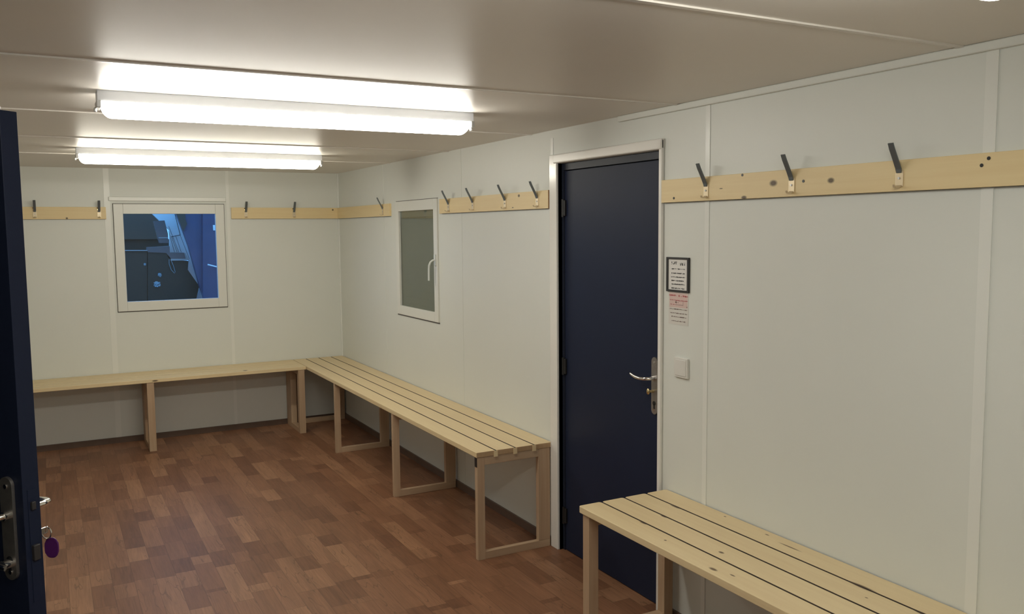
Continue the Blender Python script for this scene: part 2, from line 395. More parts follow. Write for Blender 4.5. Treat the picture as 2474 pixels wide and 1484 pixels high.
# right window
win2 = empty('window_2', (0, -1.82, 1.06), 'narrow-looking window with closed grey shutter in the right wall', 'window', kind='structure')
obj('casing', frame_ring('right', -2.215, -1.440, 1.068, 1.905, -2.152, -1.498, 1.134, 1.832, -0.010, 0.012), M_['pvc'], win2)
bm = bm_new(); box(bm, -0.004, 0, -2.218, -1.436, 1.060, 1.068); box(bm, -0.002, 0, -2.218, -1.436, 1.905, 1.909); obj('seal', bm, M_['gap'], win2, label='thin dark seal line')
bm = bm_new(); box(bm, 0.004, 0.008, -2.157, -1.493, 1.129, 1.837); obj('pane', bm, M_['glass'], win2)
bm = bm_new(); box(bm, 0.016, 0.030, -2.185, -1.457, 1.103, 1.866)
for k in range(13): box(bm, 0.0145, 0.016, -2.18, -1.46, 1.11+k*0.052, 1.155+k*0.052)
obj('roller_shutter', bm, M_['shutter'], win2)
bm = bm_new(); box(bm, 0.012, 0.0159, -2.18, -1.46, 1.788, 1.865); obj('shutter_box', bm, M_['shutter2'], win2)
bm = bm_new(); box(bm, -0.018, -0.0095, -2.195, -2.168, 1.452, 1.53, 0.003); hb = obj('handle', bm, M_['handle_w'], win2)
bm = bm_new()
sweep(bm, [(-0.016, -2.181, 1.492), (-0.030, -2.178, 1.490), (-0.043, -2.172, 1.478), (-0.050, -2.165, 1.455), (-0.050, -2.160, 1.43), (-0.050, -2.157, 1.353)],
      0.008, 0.006, (0, 1, 0)); obj('grip', bm, M_['handle_w'], hb, True)

# ------------------------------------------------------------------ middle door
d1 = empty('door_1', (0, -4.18, 0), 'dark navy door in the right wall, closed', 'door', kind='structure')
bm = bm_new()
box(bm, -0.014, 0.0, -3.760, -3.690, 0, 2.072, 0.003); obj('casing', bm, M_['casing'], d1, label='white left side casing')
bm = bm_new(); box(bm, -0.014, 0.0, -4.618, -4.597, 0, 2.072, 0.003); obj('casing', bm, M_['casing'], d1, label='white right side casing')
bm = bm_new(); box(bm, -0.020, 0.0, -4.618, -3.735, 2.027, 2.072, 0.006); obj('casing', bm, M_['casing'], d1, label='glossy white head casing')
bm = bm_new(); box(bm, 0.0, 0.024, -3.760, -3.7585, 0, 2.027); box(bm, 0.0, 0.06, -4.5985, -4.597, 0, 2.027); obj('reveal', bm, M_['jamb'], d1)
bm = bm_new()
box(bm, 0.020, 0.06, -3.7795, -3.7605, 0, 2.026); box(bm, 0.020, 0.06, -4.597, -4.587, 0, 2.026); box(bm, 0.020, 0.06, -4.587, -3.7795, 1.992, 2.026)
box(bm, 0.045, 0.06, -4.587, -3.7795, 1.975, 1.992); box(bm, 0.0585, 0.06, -4.597, -3.76, 0, 2.026)
obj('door_frame', bm, M_['navy2'], d1)
bm = bm_new(); box(bm, 0.024, 0.058, -4.586, -3.782, 0.004, 1.987, 0.001); obj('door_leaf', bm, M_['navy'], d1)
for z in (0.19, 0.985, 1.80):
    bm = bm_new(); cyl(bm, (0.014, -3.779, z-0.045), (0.014, -3.779, z+0.045), 0.008); box(bm, 0.012, 0.024, -3.80, -3.776, z-0.04, z+0.04, 0.002)
    obj('hinge', bm, M_['black'], d1)
def lock_set(parent, frame, lever_dir, zc=1.0, po=1.0):
    """frame: 4x4 with +X out of the leaf, +Y towards the hinge, origin at the plate's centre line on the leaf face, Z up"""
    P = lambda x, y, z: frame @ Vector((x, y, z))
    bm = bm_new()
    prof = []
    r = 0.021; hh = 0.128
    for k in range(13):
        a = math.pi*k/12; prof.append((r*math.cos(a), hh-r+r*math.sin(a)))
    for k in range(13):
        a = math.pi+math.pi*k/12; prof.append((r*math.cos(a), -hh+r+r*math.sin(a)))
    pl = [P(0.0, u, zc+v) for u, v in prof]
    prism(bm, pl, (frame.to_3x3() @ Vector((0.008, 0, 0))))
    plate = obj('handle_plate', bm, M_['nickel'], parent, True)
    for zz, rr in ((0.105, 0.0055), (-0.108, 0.0055)):
        bm = bm_new(); cyl(bm, P(0.007, 0, zc+zz), P(0.0098, 0, zc+zz), rr, n=16); obj('screw', bm, M_['chrome'], plate, True)
    bm = bm_new(); cyl(bm, P(0.007, 0, zc-0.078), P(0.0095, 0, zc-0.078), 0.010, n=20); box(bm, 0.007, 0.0095, -0.0045, 0.0045, zc-0.104, zc-0.080, M=frame)
    obj('keyhole', bm, M_['black'], plate, True)
    bm = bm_new()
    Q = lambda x, y, z: P(x*po, y, z)
    cyl(bm, P(0.006, 0, zc+0.034), P(0.02, 0, zc+0.034), 0.011)
    sweep(bm, [Q(0.006, 0, zc+0.034), Q(0.03, 0, zc+0.034), Q(0.045, 0.006, zc+0.034), Q(0.052, 0.022, zc+0.032), Q(0.053, 0.05, zc+0.030), Q(0.052, 0.08, zc+0.032), Q(0.050, 0.105, zc+0.037), Q(0.049, 0.122, zc+0.042)],
          [0.009, 0.008, 0.0078, 0.0075, 0.0075, 0.0075, 0.007, 0.005], [0.009, 0.008, 0.0065, 0.0055, 0.0055, 0.0055, 0.005, 0.004], frame.to_3x3() @ Vector((0, 0, 1)))
    obj('lever', bm, M_['chrome'], parent, True, label='polished curved lever')
    return plate
fr = Matrix(((-1, 0, 0, 0.024), (0, 1, 0, -4.538), (0, 0, 1, 0), (0, 0, 0, 1)))
lock_set(d1, fr, 1)
bm = bm_new(); cyl(bm, (0.018, -4.533, 0.975), (-0.002, -4.528, 0.975), 0.006)
bmesh.ops.create_uvsphere(bm, u_segments=20, v_segments=12, radius=1, matrix=Matrix.Translation((-0.008, -4.526, 0.975)) @ Matrix.Diagonal((0.006, 0.009, 0.0145, 1)))
obj('thumb_turn', bm, M_['brass'], d1, True, label='small brass thumb turn')

# ------------------------------------------------------------------ open door at the left edge
e = Vector((0.78, 0.626, 0)).normalized(); u = Vector((-e.y, e.x, 0))    # e: through the thickness, u: towards the hinge
O = Vector((-2.400, -5.222, 0))
TH = 0.045; LW = 0.845
D = Matrix(((e.x, u.x, 0, O.x), (e.y, u.y, 0, O.y), (0, 0, 1, 0), (0, 0, 0, 1)))   # local x = e, y = u
d2 = empty('door_2', (O.x, O.y, 0), 'dark navy door standing open at the left edge of the photo', 'door', kind='structure')
bm = bm_new(); box(bm, 0, TH, 0, LW, 0.008, 1.982, 0.0012, M=D); obj('door_leaf', bm, M_['navy'], d2)
# outer lock set: faces -e
fo = Matrix(((-e.x, u.x, 0, 0), (-e.y, u.y, 0, 0), (0, 0, 1, 0), (0, 0, 0, 1))); fo.translation = D @ Vector((0, 0.048, 0))
lock_set(d2, fo, 1, 0.985)
bm = bm_new(); q = [D @ Vector((-0.008, 0.048, 0.90)), D @ Vector((-0.028, 0.048, 0.90))]; cyl(bm, q[0], q[1], 0.012); sweep(bm, [D @ Vector((-0.03, 0.035, 0.897)), D @ Vector((-0.034, 0.048, 0.900)), D @ Vector((-0.032, 0.066, 0.903))], 0.008, 0.006, (0, 0, 1))
obj('thumb_turn', bm, M_['chrome'], d2, True)
fi = Matrix(((e.x, u.x, 0, 0), (e.y, u.y, 0, 0), (0, 0, 1, 0), (0, 0, 0, 1))); fi.translation = D @ Vector((TH, 0.048, 0))
lock_set(d2, fi, 1, 0.984, 1.45)
# latch and bolt in the free edge
bm = bm_new(); box(bm, 0.012, 0.034, -0.0015, 0.001, 0.80, 1.08, 0.0005, M=D); fp = obj('edge_plate', bm, M_['navy'], d2)
bm = bm_new(); box(bm, 0.014, 0.031, -0.011, 0, 0.905, 0.943, 0.002, M=D); obj('dead_bolt', bm, M_['bolt'], fp)
bm = bm_new(); box(bm, 0.017, 0.028, -0.009, 0, 1.03, 1.05, 0.002, M=D); obj('latch', bm, M_['bolt'], fp)
bm = bm_new(); p = D @ Vector((0.0, 0.004, 1.983)); cyl(bm, p, p+Vector((0, 0, 0.006)), 0.006); bmesh.ops.create_uvsphere(bm, u_segments=14, v_segments=8, radius=0.0065, matrix=Matrix.Translation(p+Vector((-0.002, 0, 0.009))))
obj('rubber_stop', bm, M_['black'], d2, True, label='small round black stop on the top corner')
for z in (0.2, 1.0, 1.8):
    bm = bm_new(); p = D @ Vector((0.0, LW+0.008, z)); cyl(bm, p-Vector((0, 0, 0.045)), p+Vector((0, 0, 0.045)), 0.008)
    box(bm, -0.004, 0.02, LW-0.02, LW+0.01, z-0.04, z+0.04, M=D); obj('hinge', bm, M_['black'], d2)
# its white casing in the left wall
bm = bm_new(); box(bm, XL, XL+0.014, -4.54, -4.49, 0, 2.075, 0.003); box(bm, XL, XL+0.014, -5.52, -5.47, 0, 2.075, 0.003); box(bm, XL, XL+0.014, -5.47, -4.54, 2.03, 2.075, 0.003)
obj('casing', bm, M_['casing'], d2, label='white door casing')
# key with purple fob hanging from the inner cylinder
kp = D @ Vector((TH+0.008, 0.048, 0.948))
keys = empty('key_ring', kp, 'key with a purple fob hanging from the lock of the open door', 'keys')
bm = bm_new(); cyl(bm, D @ Vector((TH+0.006, 0.048, 0.948)), D @ Vector((TH+0.020, 0.048, 0.948)), 0.004); box(bm, TH+0.018, TH+0.054, 0.0468, 0.0492, 0.940, 0.957, 0.001, M=D)
obj('key', bm, M_['chrome'], keys)
bm = bm_new()
ctr = D @ Vector((TH+0.050, 0.048, 0.941)); a1 = (e*0.9+Vector((0, 0, 0.1))).normalized(); a2 = Vector((0, 0, 1))
R_ = 0.0135; pts = [ctr+rgt0*R_*0.9*math.cos(t)+a2*R_*1.1*math.sin(t) for t in [k/24*2*math.pi for k in range(25)]]
sweep(bm, pts, 0.0019, 0.0019, fwd, n=8); obj('ring', bm, M_['chrome'], keys, True)
bm = bm_new()
fc = D @ Vector((TH+0.060, 0.045, 0.899))
fm = Matrix(((rgt0.x, -fwd.x, 0, fc.x), (rgt0.y, -fwd.y, 0, fc.y), (0, 0, 1, fc.z), (0, 0, 0, 1)))
prof = [(0.017*abs(math.cos(t))**0.75*(1 if math.cos(t) >= 0 else -1), 0.0265*abs(math.sin(t))**0.8*(1 if math.sin(t) >= 0 else -1)) for t in [k/28*2*math.pi for k in range(28)]]
t_ = bmesh.new(); prism(t_, [(a, -0.003, b_) for a, b_ in prof], (0, 0.006, 0)); bmesh.ops.bevel(t_, geom=[ed for ed in t_.edges if abs(ed.verts[0].co.y-ed.verts[1].co.y) < 1e-6], offset=0.0018, segments=2, affect='EDGES')
t_.transform(Matrix.Translation(fc) @ Matrix(((rgt0.x, -rgt0.y, 0, 0), (rgt0.y, rgt0.x, 0, 0), (0, 0, 1, 0), (0, 0, 0, 1)))); merge(bm, t_)
obj('fob', bm, M_['purple'], keys, True, label='oval purple plastic fob')

# ------------------------------------------------------------------ ceiling lamps
def lamp(x0, x1, yc, label, em='diff'):
    t = empty('ceiling_lamp', ((x0+x1)/2, yc, H), label, 'lamp', 'tube lamps on the ceiling')
    bm = bm_new(); box(bm, x0, x1, yc-0.045, yc+0.045, H-0.040, H, 0.002); obj('housing', bm, M_['lampbody'], t)
    # rounded diffuser tray: section bulges, ends sweep up
    bm = bm_new(); rings = []
    N1 = 60
    L_ = (x1-x0)-0.03
    ss = [0.035/L_*(1-math.cos(math.pi/2*k/10)) for k in range(11)]
    ss = ss+[0.1*k for k in range(1, 10)]+[1-q for q in ss[::-1]]
    for s in ss:
        x = x0+0.015+L_*s
        d = min(s, 1-s)*L_
        k = 1.0 if d > 0.035 else math.sqrt(max(0.0, 1-(1-d/0.035)**2))*0.72+0.28
        ring = []
        for j in range(17):
            a = math.pi*j/16
            yy = -math.cos(a)*0.046; zz = -math.sin(a)**0.55*0.053*k if 0 < j < 16 else 0
            ring.append(bm.verts.new((x, yc+yy, H-0.0405+zz)))
        rings.append(ring)
    for a, b_ in zip(rings, rings[1:]):
        for j in range(16): bm.faces.new((a[j], a[j+1], b_[j+1], b_[j]))
    bm.faces.new(rings[0]); bm.faces.new(rings[-1][::-1])
    obj('diffuser', bm, M_[em], t, True)
    for xe, sgn in ((x0, 1), (x1, -1)):
        bm = bm_new(); box(bm, xe-0.003*sgn, xe+0.012*sgn, yc-0.047, yc-0.044+0.091, H-0.062, H-0.036, 0.002)
        box(bm, xe-0.010*sgn, xe+0.0, yc-0.012, yc+0.004, H-0.074, H-0.058, 0.003)
        obj('end_clip', bm, M_['clip'], t)
    return t
lamp(-2.135, -0.660, -1.765, 'lit tube lamp on the ceiling nearest the far wall', 'diff_warm')
lamp(-2.135, -0.660, -4.095, 'lit tube lamp in the middle of the ceiling, longest in view')
lamp(-2.195, -0.720, -6.555, 'lit tube lamp at the top right corner, only its end visible', 'diff_cool')

# ------------------------------------------------------------------ coat rails
def rail(name, label, x0, x1, y0, y1, knots, axis, screws=()):
    mt = wood('rail_wood', RAIL_L, RAIL_D, axis, knots)
    r = empty('coat_rail', ((x0+x1)/2, (y0+y1)/2, 1.80), label, 'coat rail', 'pine coat rails')
    bm = bm_new(); box(bm, x0, x1, y0, y1, 1.801, 1.896, 0.0015); bo = obj('board', bm, mt, r); bo.data.materials.append(M_['shade_face'])
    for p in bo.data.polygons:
        if p.normal.z < -0.9: p.material_index = 1  # shade under the board painted as a dark face
    for p in screws:
        bm = bm_new()
        if axis == 1: cyl(bm, (x0-0.0012, p[0], p[1]), (x0+0.002, p[0], p[1]), 0.0052, n=16)
        else: cyl(bm, (p[0], y0-0.0012, p[1]), (p[0], y0+0.002, p[1]), 0.0052, n=16)
        obj('screw', bm, M_['black'], r)
    return r
RT = 0.018
rail('r', 'pine coat rail on the far wall left of the window', XL, -1.888, -RT, 0, [((-2.165, -RT, 1.808), .008, .01, .008)], 0)
rail('r', 'pine coat rail on the far wall right of the window', -0.932, 0, -RT, 0, [((-0.06, -RT, 1.878), .008, .01, .008)], 0)
rail('r', 'short pine coat rail in the corner left of the grey window', -RT, 0, -1.334, -RT, [], 1)
rail('r', 'pine coat rail between the grey window and the navy door', -RT, 0, -3.686, -2.277, [((-RT, -3.372, 1.878), .01, .012, .008), ((-RT, -3.30, 1.815), .01, .01, .003)], 1)
rail('r', 'long pine coat rail right of the navy door running out of frame', -RT, 0, -7.6, -4.622,
     [((-RT, -5.262, 1.852), .01, .018, .011), ((-RT, -5.52, 1.848), .01, .014, .009), ((-RT, -5.115, 1.806), .01, .014, .007), ((-RT, -4.99, 1.845), .01, .01, .002)], 1,
     screws=[(-4.706, 1.818), (-5.105, 1.890), (-5.402, 1.852), (-6.045, 1.862), (-6.065, 1.880)])
bm = bm_new(); box(bm, -RT, 0, -3.6885, -3.686, 1.801, 1.896)
o_ = obj('end_cut', bm, M_['endgrain'], [k for k in bpy.data.objects if k.get('label', '').startswith('pine coat rail between')][0], label='darker sawn end')

def make_hook():
    """local frame: back on the plane x=0, pointing -X into the room; z=0 at the board's top edge"""
    t = empty('coat_hook', (0, 0, 0))
    hw = 0.0095
    bm = bm_new(); box(bm, -0.003, 0, -0.014, 0.014, -0.078, -0.028, 0.0008); pl = obj('plate', bm, M_['hookplate'], t)
    bm = bm_new(); cyl(bm, (-0.0028, 0, -0.052), (-0.0055, 0, -0.052), 0.0038, n=14); obj('screw', bm, M_['clip'], pl, True)
    bm = bm_new()
    sweep(bm, [(-0.0035, 0, -0.036), (-0.007, 0, -0.024), (-0.016, 0, -0.006), (-0.028, 0, 0.016), (-0.038, 0, 0.034), (-0.046, 0, 0.052)], [hw*.8, hw, hw, hw, hw, hw*.95], 0.002, (0, 1, 0), square=True)
    obj('long_prong', bm, M_['hook'], t, label='dark flat upper prong')
    bm = bm_new()
    sweep(bm, [(-0.003, 0.006, -0.036), (-0.006, 0.007, -0.022), (-0.005, 0.009, -0.010), (-0.011, 0.011, -0.001)], [0.004, 0.005, 0.005, 0.003], 0.0015, (0, 1, 0), square=True)
    obj('curl', bm, M_['brass'], t)
    bm = bm_new()
    sweep(bm, [(-0.002, 0, -0.074), (-0.010, 0, -0.080), (-0.022, 0, -0.079), (-0.027, 0, -0.072)], [hw, hw*.9, hw*.6, hw*.3], 0.0014, (0, 1, 0), square=True)
    obj('short_prong', bm, M_['hookplate'], t)
    return t
hook0 = make_hook(); used = [False]
def hook(x, y, rz, label, s=1.0):
    h = hook0 if not used[0] else copy_tree(hook0)
    used[0] = True
    h.location = (x, y, 1.893); h.rotation_euler = (0, 0, rz); h.scale = (s, s, s)
    return tag(h, label, 'hook', 'steel coat hooks on the rails')
R90 = math.pi/2
hook(-RT, -4.905, 0, 'coat hook on the long rail nearest the navy door')
hook(-RT, -5.350, 0, 'middle coat hook of the three on the long right rail')
hook(-RT, -5.783, 0, 'nearest coat hook, right of the three on the long right rail')
for y, l in ((-2.43, 'first coat hook right of the grey window, farthest of the four'), (-2.79, 'second coat hook right of the grey window'),
             (-3.21, 'third coat hook right of the grey window'), (-3.575, 'coat hook closest to the left casing of the navy door')):
    hook(-RT, y, 0, l)
hook(-RT, -1.195, 0, 'single coat hook on the short corner rail')
hook(-2.380, -RT, R90, 'coat hook on the far left rail beside the open door')
hook(-1.937, -RT, R90, 'coat hook on the far left rail next to the window')
hook(-0.813, -RT, R90, 'coat hook just right of the far window')
hook(-0.405, -RT, R90, 'coat hook nearest the room corner on the far wall')

# ------------------------------------------------------------------ benches
TOP = 0.566; ST = 0.027
def slat_set(parent, along, a0, a1, depth, mat, rnd=0.004):
    """four slats; along 'y': wall at x=0, slats run along y"""
    sw = (depth-0.004-3*0.0075)/4
    for k in range(4):
        s0 = -0.004-k*(sw+0.0075); s1 = s0-sw
        t = bmesh.new()
        if along == 'y': box(t, s1, s0, a0, a1, TOP-ST, TOP)
        else: box(t, a0, a1, s1, s0, TOP-ST, TOP)
        ax = 1 if along == 'y' else 0
        vert = [ed for ed in t.edges if abs(ed.verts[0].co.z-ed.verts[1].co.z) > 0.01]
        if rnd > 0.005: bmesh.ops.bevel(t, geom=vert, offset=rnd, segments=4, affect='EDGES', profile=0.5)
        bmesh.ops.bevel(t, geom=[ed for ed in t.edges if abs(ed.verts[0].co.z-ed.verts[1].co.z) < 1e-4], offset=0.0022, segments=2, affect='EDGES', profile=0.5)
        so = obj('slat', t, mat, parent)
        so.data.materials.append(M_['slat_end']); so.data.materials.append(M_['shade_face'])
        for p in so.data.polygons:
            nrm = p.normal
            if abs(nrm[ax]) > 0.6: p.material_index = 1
            elif abs(nrm[1-ax]) > 0.9 and along == 'y' and not (k == 3 and nrm[1-ax] < 0): p.material_index = 2  # inner sides carry the painted gap shade
# bench along the right wall
W = 0.450
bB = empty('bench', (-0.22, -1.85, 0), 'long slatted pine bench along the right wall under the grey window', 'bench')
M_['pine_B'] = wood('bench_slat_pine', PINE_L, PINE_D, 1)
slat_set(bB, 'y', -3.690, -0.004, W, M_['pine_B'])
for i, y in enumerate((-3.688, -2.475, -1.225, -0.075)):
    # front post, back post, floor rail and cross beam
    bm = bm_new(); box(bm, -W+0.004, -W+0.046, y, y+0.030, 0, TOP-ST-0.0005, 0.0015); lg = obj('leg', bm, M_['leg'], bB)
    bm = bm_new(); box(bm, -0.086, -0.016, y, y+0.030, 0.040, TOP-ST-0.0005, 0.0015); obj('leg', bm, M_['leg'], bB)
    bm = bm_new(); box(bm, -W+0.046, -0.016, y+0.0005, y+0.0295, 0, 0.040, 0.0015); obj('floor_rail', bm, M_['legx'], bB)
    bm = bm_new(); box(bm, -W+0.046, -0.086, y+0.0005, y+0.0295, TOP-ST-0.042, TOP-ST-0.0005, 0.0015); obj('cross_beam', bm, M_['legx'], bB)
    if i == 0:
        bm = bm_new(); box(bm, -W+0.0015, -W+0.004, y+0.001, y+0.026, TOP-ST-0.05, TOP-ST-0.003); obj('bracket', bm, M_['black'], lg, label='small dark metal bracket')
sw = (W-0.004-3*0.0075)/4
for k in range(3):
    x1 = -0.004-sw-k*(sw+0.0075)
    bm = bm_new(); box(bm, x1-0.0145, x1+0.007, -3.6925, -3.688, TOP-ST-0.007, TOP-0.003); obj('gap_block', bm, M_['pine_x'], bB, label='small pale block laid over the end of a slat gap')  # thin pale blocks laid over the gap ends
# bench along the far wall
bA = empty('bench', (-1.7, -0.22, 0), 'pine bench along the far wall under the blue window', 'bench')
M_['pine_A'] = wood('bench_slat_pine_cross', PINE_L, PINE_D, 0, knots=[((-1.63, -0.45, 0.552), .022, .03, .006), ((-0.94, -0.40, 0.566), .018, .02, .01)])
slat_set(bA, 'x', XL+0.01, -0.456, W, M_['pine_A'])
for x in (-2.86, -1.690, -0.520):
    bm = bm_new(); box(bm, x, x+0.052, -W+0.004, -W+0.054, 0, TOP-ST-0.0005, 0.0015); obj('leg', bm, M_['leg'], bA)
    bm = bm_new(); box(bm, x, x+0.050, -0.165, -0.016, 0.0, TOP-ST-0.0005, 0.0015); obj('leg', bm, M_['leg'], bA)
    bm = bm_new(); box(bm, x+0.001, x+0.049, -W+0.054, -0.165, 0, 0.040, 0.0015); obj('floor_rail', bm, M_['legy'], bA)
    bm = bm_new(); box(bm, x+0.001, x+0.049, -W+0.054, -0.165, TOP-ST-0.042, TOP-ST-0.0005, 0.0015); obj('cross_beam', bm, M_['legy'], bA)
# near bench
bC = empty('bench', (-0.22, -5.9, 0), 'knotty slatted pine bench in the right foreground by the navy door', 'bench')
KN = [(-0.352, -4.95, .005, .022), (-0.238, -4.93, .004, .018), (-0.124, -4.86, .004, .03), (-0.395, -5.14, .005, .006), (-0.30, -5.33, .007, .012),
      (-0.425, -5.43, .008, .018), (-0.405, -5.50, .004, .012), (-0.115, -5.77, .010, .05), (-0.118, -5.98, .008, .02), (-0.03, -5.05, .004, .006), (-0.035, -5.28, .004, .01), (-0.055, -5.41, .004, .05),
      (-0.02, -6.22, .006, .014), (-0.17, -5.83, .003, .006), (-0.2, -6.1, .02, .03)]
M_['pine_C'] = wood('bench_slat_pine_knotty', PINE_L, PINE_D, 1, knots=[((x, y, 0.566), rx, ry, .03) for x, y, rx, ry in KN], knot_col=(0.10, 0.055, 0.03))
slat_set(bC, 'y', -7.55, -4.652, 0.456, M_['pine_C'], rnd=0.012)
for y in (-4.672, -6.05, -7.40):
    bm = bm_new(); box(bm, -0.447, -0.401, y-0.045, y, 0, TOP-ST-0.0005, 0.0015); obj('leg', bm, M_['leg'], bC)
    bm = bm_new(); box(bm, -0.062, -0.016, y-0.045, y, 0, TOP-ST-0.0005, 0.0015); obj('leg', bm, M_['leg'], bC)
    bm = bm_new(); box(bm, -0.401, -0.062, y-0.044, y-0.001, 0, 0.045, 0.0015); obj('floor_rail', bm, M_['legx'], bC)
    bm = bm_new(); box(bm, -0.401, -0.062, y-0.044, y-0.001, TOP-ST-0.045, TOP-ST-0.0005, 0.0015); obj('cross_beam', bm, M_['legx'], bC)

# ------------------------------------------------------------------ sign, notice and switch on the right wall
def strokes(bm, x, y0, y1, z, h, seed, dens=1.0):
    """a row of small illegible pen strokes from y0 (left in view) to y1"""
    rnd = random.Random(seed); y = y0
    while y > y1:
        if rnd.random() < 0.14: y -= 0.0045; continue
        wd = rnd.uniform(0.0012, 0.0032); hh = h*rnd.uniform(0.45, 1.0); dz = rnd.uniform(-0.25, 0.25)*h
        if rnd.random() < 0.55: box(bm, x-0.0003, x, y-wd, y, z-hh/2+dz*0.3, z+hh/2+dz*0.3)
        else: box(bm, x-0.0003, x, y-wd*1.9, y, z+dz-0.0007, z+dz+0.0007); wd *= 1.9
        y -= wd+rnd.uniform(0.0001, 0.0007)
sg = empty('wall_sign', (0, -4.718, 1.428), 'small black framed sign with rows of tiny print beside the navy door', 'sign')
bm = bm_new(); y0, y1, z0, z1 = -4.645, -4.791, 1.428, 1.573; fwid = 0.0115
box(bm, -0.008, 0, y0-fwid, y0, z0, z1, 0.001); box(bm, -0.008, 0, y1, y1+fwid, z0, z1, 0.001)
box(bm, -0.008, 0, y1+fwid, y0-fwid, z0, z0+0.0085, 0.001); box(bm, -0.008, 0, y1+fwid, y0-fwid, z1-0.0085, z1, 0.001); obj('frame', bm, M_['ink'], sg)
bm = bm_new(); box(bm, -0.004, -0.0005, y1+fwid, y0-fwid, z0+0.0085, z1-0.0085); obj('sheet', bm, M_['paper'], sg)
bm = bm_new(); X = -0.0041
strokes(bm, X, -4.672, -4.712, 1.551, 0.011, 1); strokes(bm, X, -4.675, -4.708, 1.545, 0.008, 2)
strokes(bm, X, -4.730, -4.762, 1.548, 0.010, 3); strokes(bm, X, -4.733, -4.762, 1.543, 0.010, 4)
for i, z in enumerate((1.524, 1.506, 1.490, 1.475, 1.460, 1.443)):
    a, b_ = -4.675, -4.762; h_ = (0.0055, 0.006, 0.006, 0.006, 0.006, 0.007)[i]
    strokes(bm, X, a-0.002*(i % 2), b_, z, h_, 10+i)
    if i: strokes(bm, X-0.0001, a-0.003, b_+0.004, z, h_*0.7, 30+i)
obj('print', bm, M_['ink'], sg)
nt_ = empty('wall_notice', (0, -4.72, 1.29), 'small faded notice with red heading just under the framed sign', 'notice')
bm = bm_new(); box(bm, -0.0012, 0, -4.784, -4.656, 1.290, 1.4265); obj('sheet', bm, M_['paper2'], nt_)
bm = bm_new(); box(bm, -0.0015, -0.0012, -4.778, -4.662, 1.362, 1.4235); obj('red_wash', bm, M_['pink'], nt_)
bm = bm_new(); strokes(bm, -0.0016, -4.660, -4.706, 1.4125, 0.010, 50); strokes(bm, -0.0016, -4.722, -4.780, 1.4115, 0.010, 51); strokes(bm, -0.0017, -4.662, -4.703, 1.4125, 0.006, 53); strokes(bm, -0.0017, -4.75, -4.779, 1.4115, 0.008, 54)
strokes(bm, -0.0016, -4.664, -4.778, 1.393, 0.0028, 52); strokes(bm, -0.0016, -4.664, -4.700, 1.374, 0.003, 55); strokes(bm, -0.0016, -4.70, -4.778, 1.391, 0.002, 56)
obj('red_print', bm, M_['red'], nt_)
bm = bm_new()
box(bm, -0.0016, -0.0013, -4.751, -4.7495, 1.374, 1.389); box(bm, -0.0016, -0.0013, -4.751, -4.70, 1.373, 1.3745); box(bm, -0.0016, -0.0013, -4.709, -4.7075, 1.377, 1.389); strokes(bm, -0.0016, -4.70, -4.72, 1.384, 0.008, 60)
box(bm, -0.0016, -0.0013, -4.778, -4.772, 1.366, 1.369)
for i, z in enumerate((1.355, 1.338, 1.323, 1.305)): strokes(bm, -0.0016, -4.663-0.004*i, -4.776+0.005*(i > 1)+0.006*(i > 2), z, 0.0048, 70+i)
obj('dark_print', bm, M_['inkbrown'], nt_)
sw_ = empty('light_switch', (0, -4.748, 1.07), 'square off-white light switch under the notice, right of the navy door', 'light switch')
bm = bm_new(); box(bm, -0.011, 0, -4.791, -4.706, 1.070, 1.154, 0.002); obj('plate', bm, M_['plastic'], sw_)
bm = bm_new(); box(bm, -0.0135, -0.010, -4.783, -4.714, 1.078, 1.146, 0.0015); obj('rocker', bm, M_['plastic'], sw_)

# ------------------------------------------------------------------ yard outside the far window (dusk)
def wp(cx, cy, Y):
    """picture point (in the window close-up's own grid) carried to the plane y = Y outdoors"""
    px = 260+cx/4.945; py = 470+cy/4.945
    d = fwd + rgt*((px-1237)/PXF) - upv*((py-742)/PXF)
    return CAM + d*((Y-CAM.y)/d.y)
def slab(name, pts, Y, dep, mat, parent=None, label=None):
    bm = bm_new(); prism(bm, [wp(a, b_, Y) for a, b_ in pts], (0, dep, 0)); return obj(name, bm, mat, parent, label=label)
X_ = {}
X_['ground'] = plain('yard_asphalt', (0.05, 0.055, 0.06), 0.8, noise=0.2, nscale=3)
X_['blue'] = plain('blue_reflected_wall', (0.085, 0.083, 0.15), 0.4, noise=0.05)
X_['blue2'] = plain('blue_reflected_frame', (0.22, 0.27, 0.50), 0.4)
X_['pale'] = plain('pale_blue_sheet', (0.96, 0.96, 0.92), 0.4, noise=0.02)
X_['slate'] = plain('slate_cabin', (0.085, 0.058, 0.037), 0.5)
X_['dark'] = plain('dark_crate', (0.034, 0.025, 0.014), 0.6)
X_['mid'] = plain('grey_blue_bin', (0.14, 0.105, 0.10), 0.5)
X_['mid2'] = plain('pale_metal_rim', (0.33, 0.33, 0.32), 0.4)
X_['rod'] = plain('dark_rod', (0.02, 0.02, 0.025), 0.5)
X_['foil'] = plain('crumpled_foil', (0.25, 0.33, 0.36), 0.3, metal=0.3)
bm = bm_new(); box(bm, -9, 6, -13, 10, -0.42, -0.30)
struct('ground', bm, X_['ground'], label='dark yard ground outside the cabin', cat='ground')
def drop(pts, z=-0.30):
    """polygon whose last two points go straight down to the yard"""
    return pts
def wprism(bm, pts, Y, dep, down=False):
    P = [wp(a, b_, Y) for a, b_ in pts]
    if down: P = P+[Vector((P[-1].x, Y, -0.30)), Vector((P[0].x, Y, -0.30))]
    prism(bm, P, (0, dep, 0))
refl_wall = empty('reflected_door_wall', (-0.4, 1.9, -0.3), 'blue wall with a door standing in for a reflection at the right of the far window', 'cabin')  # wall and door built outdoors in place of a reflection in the glass
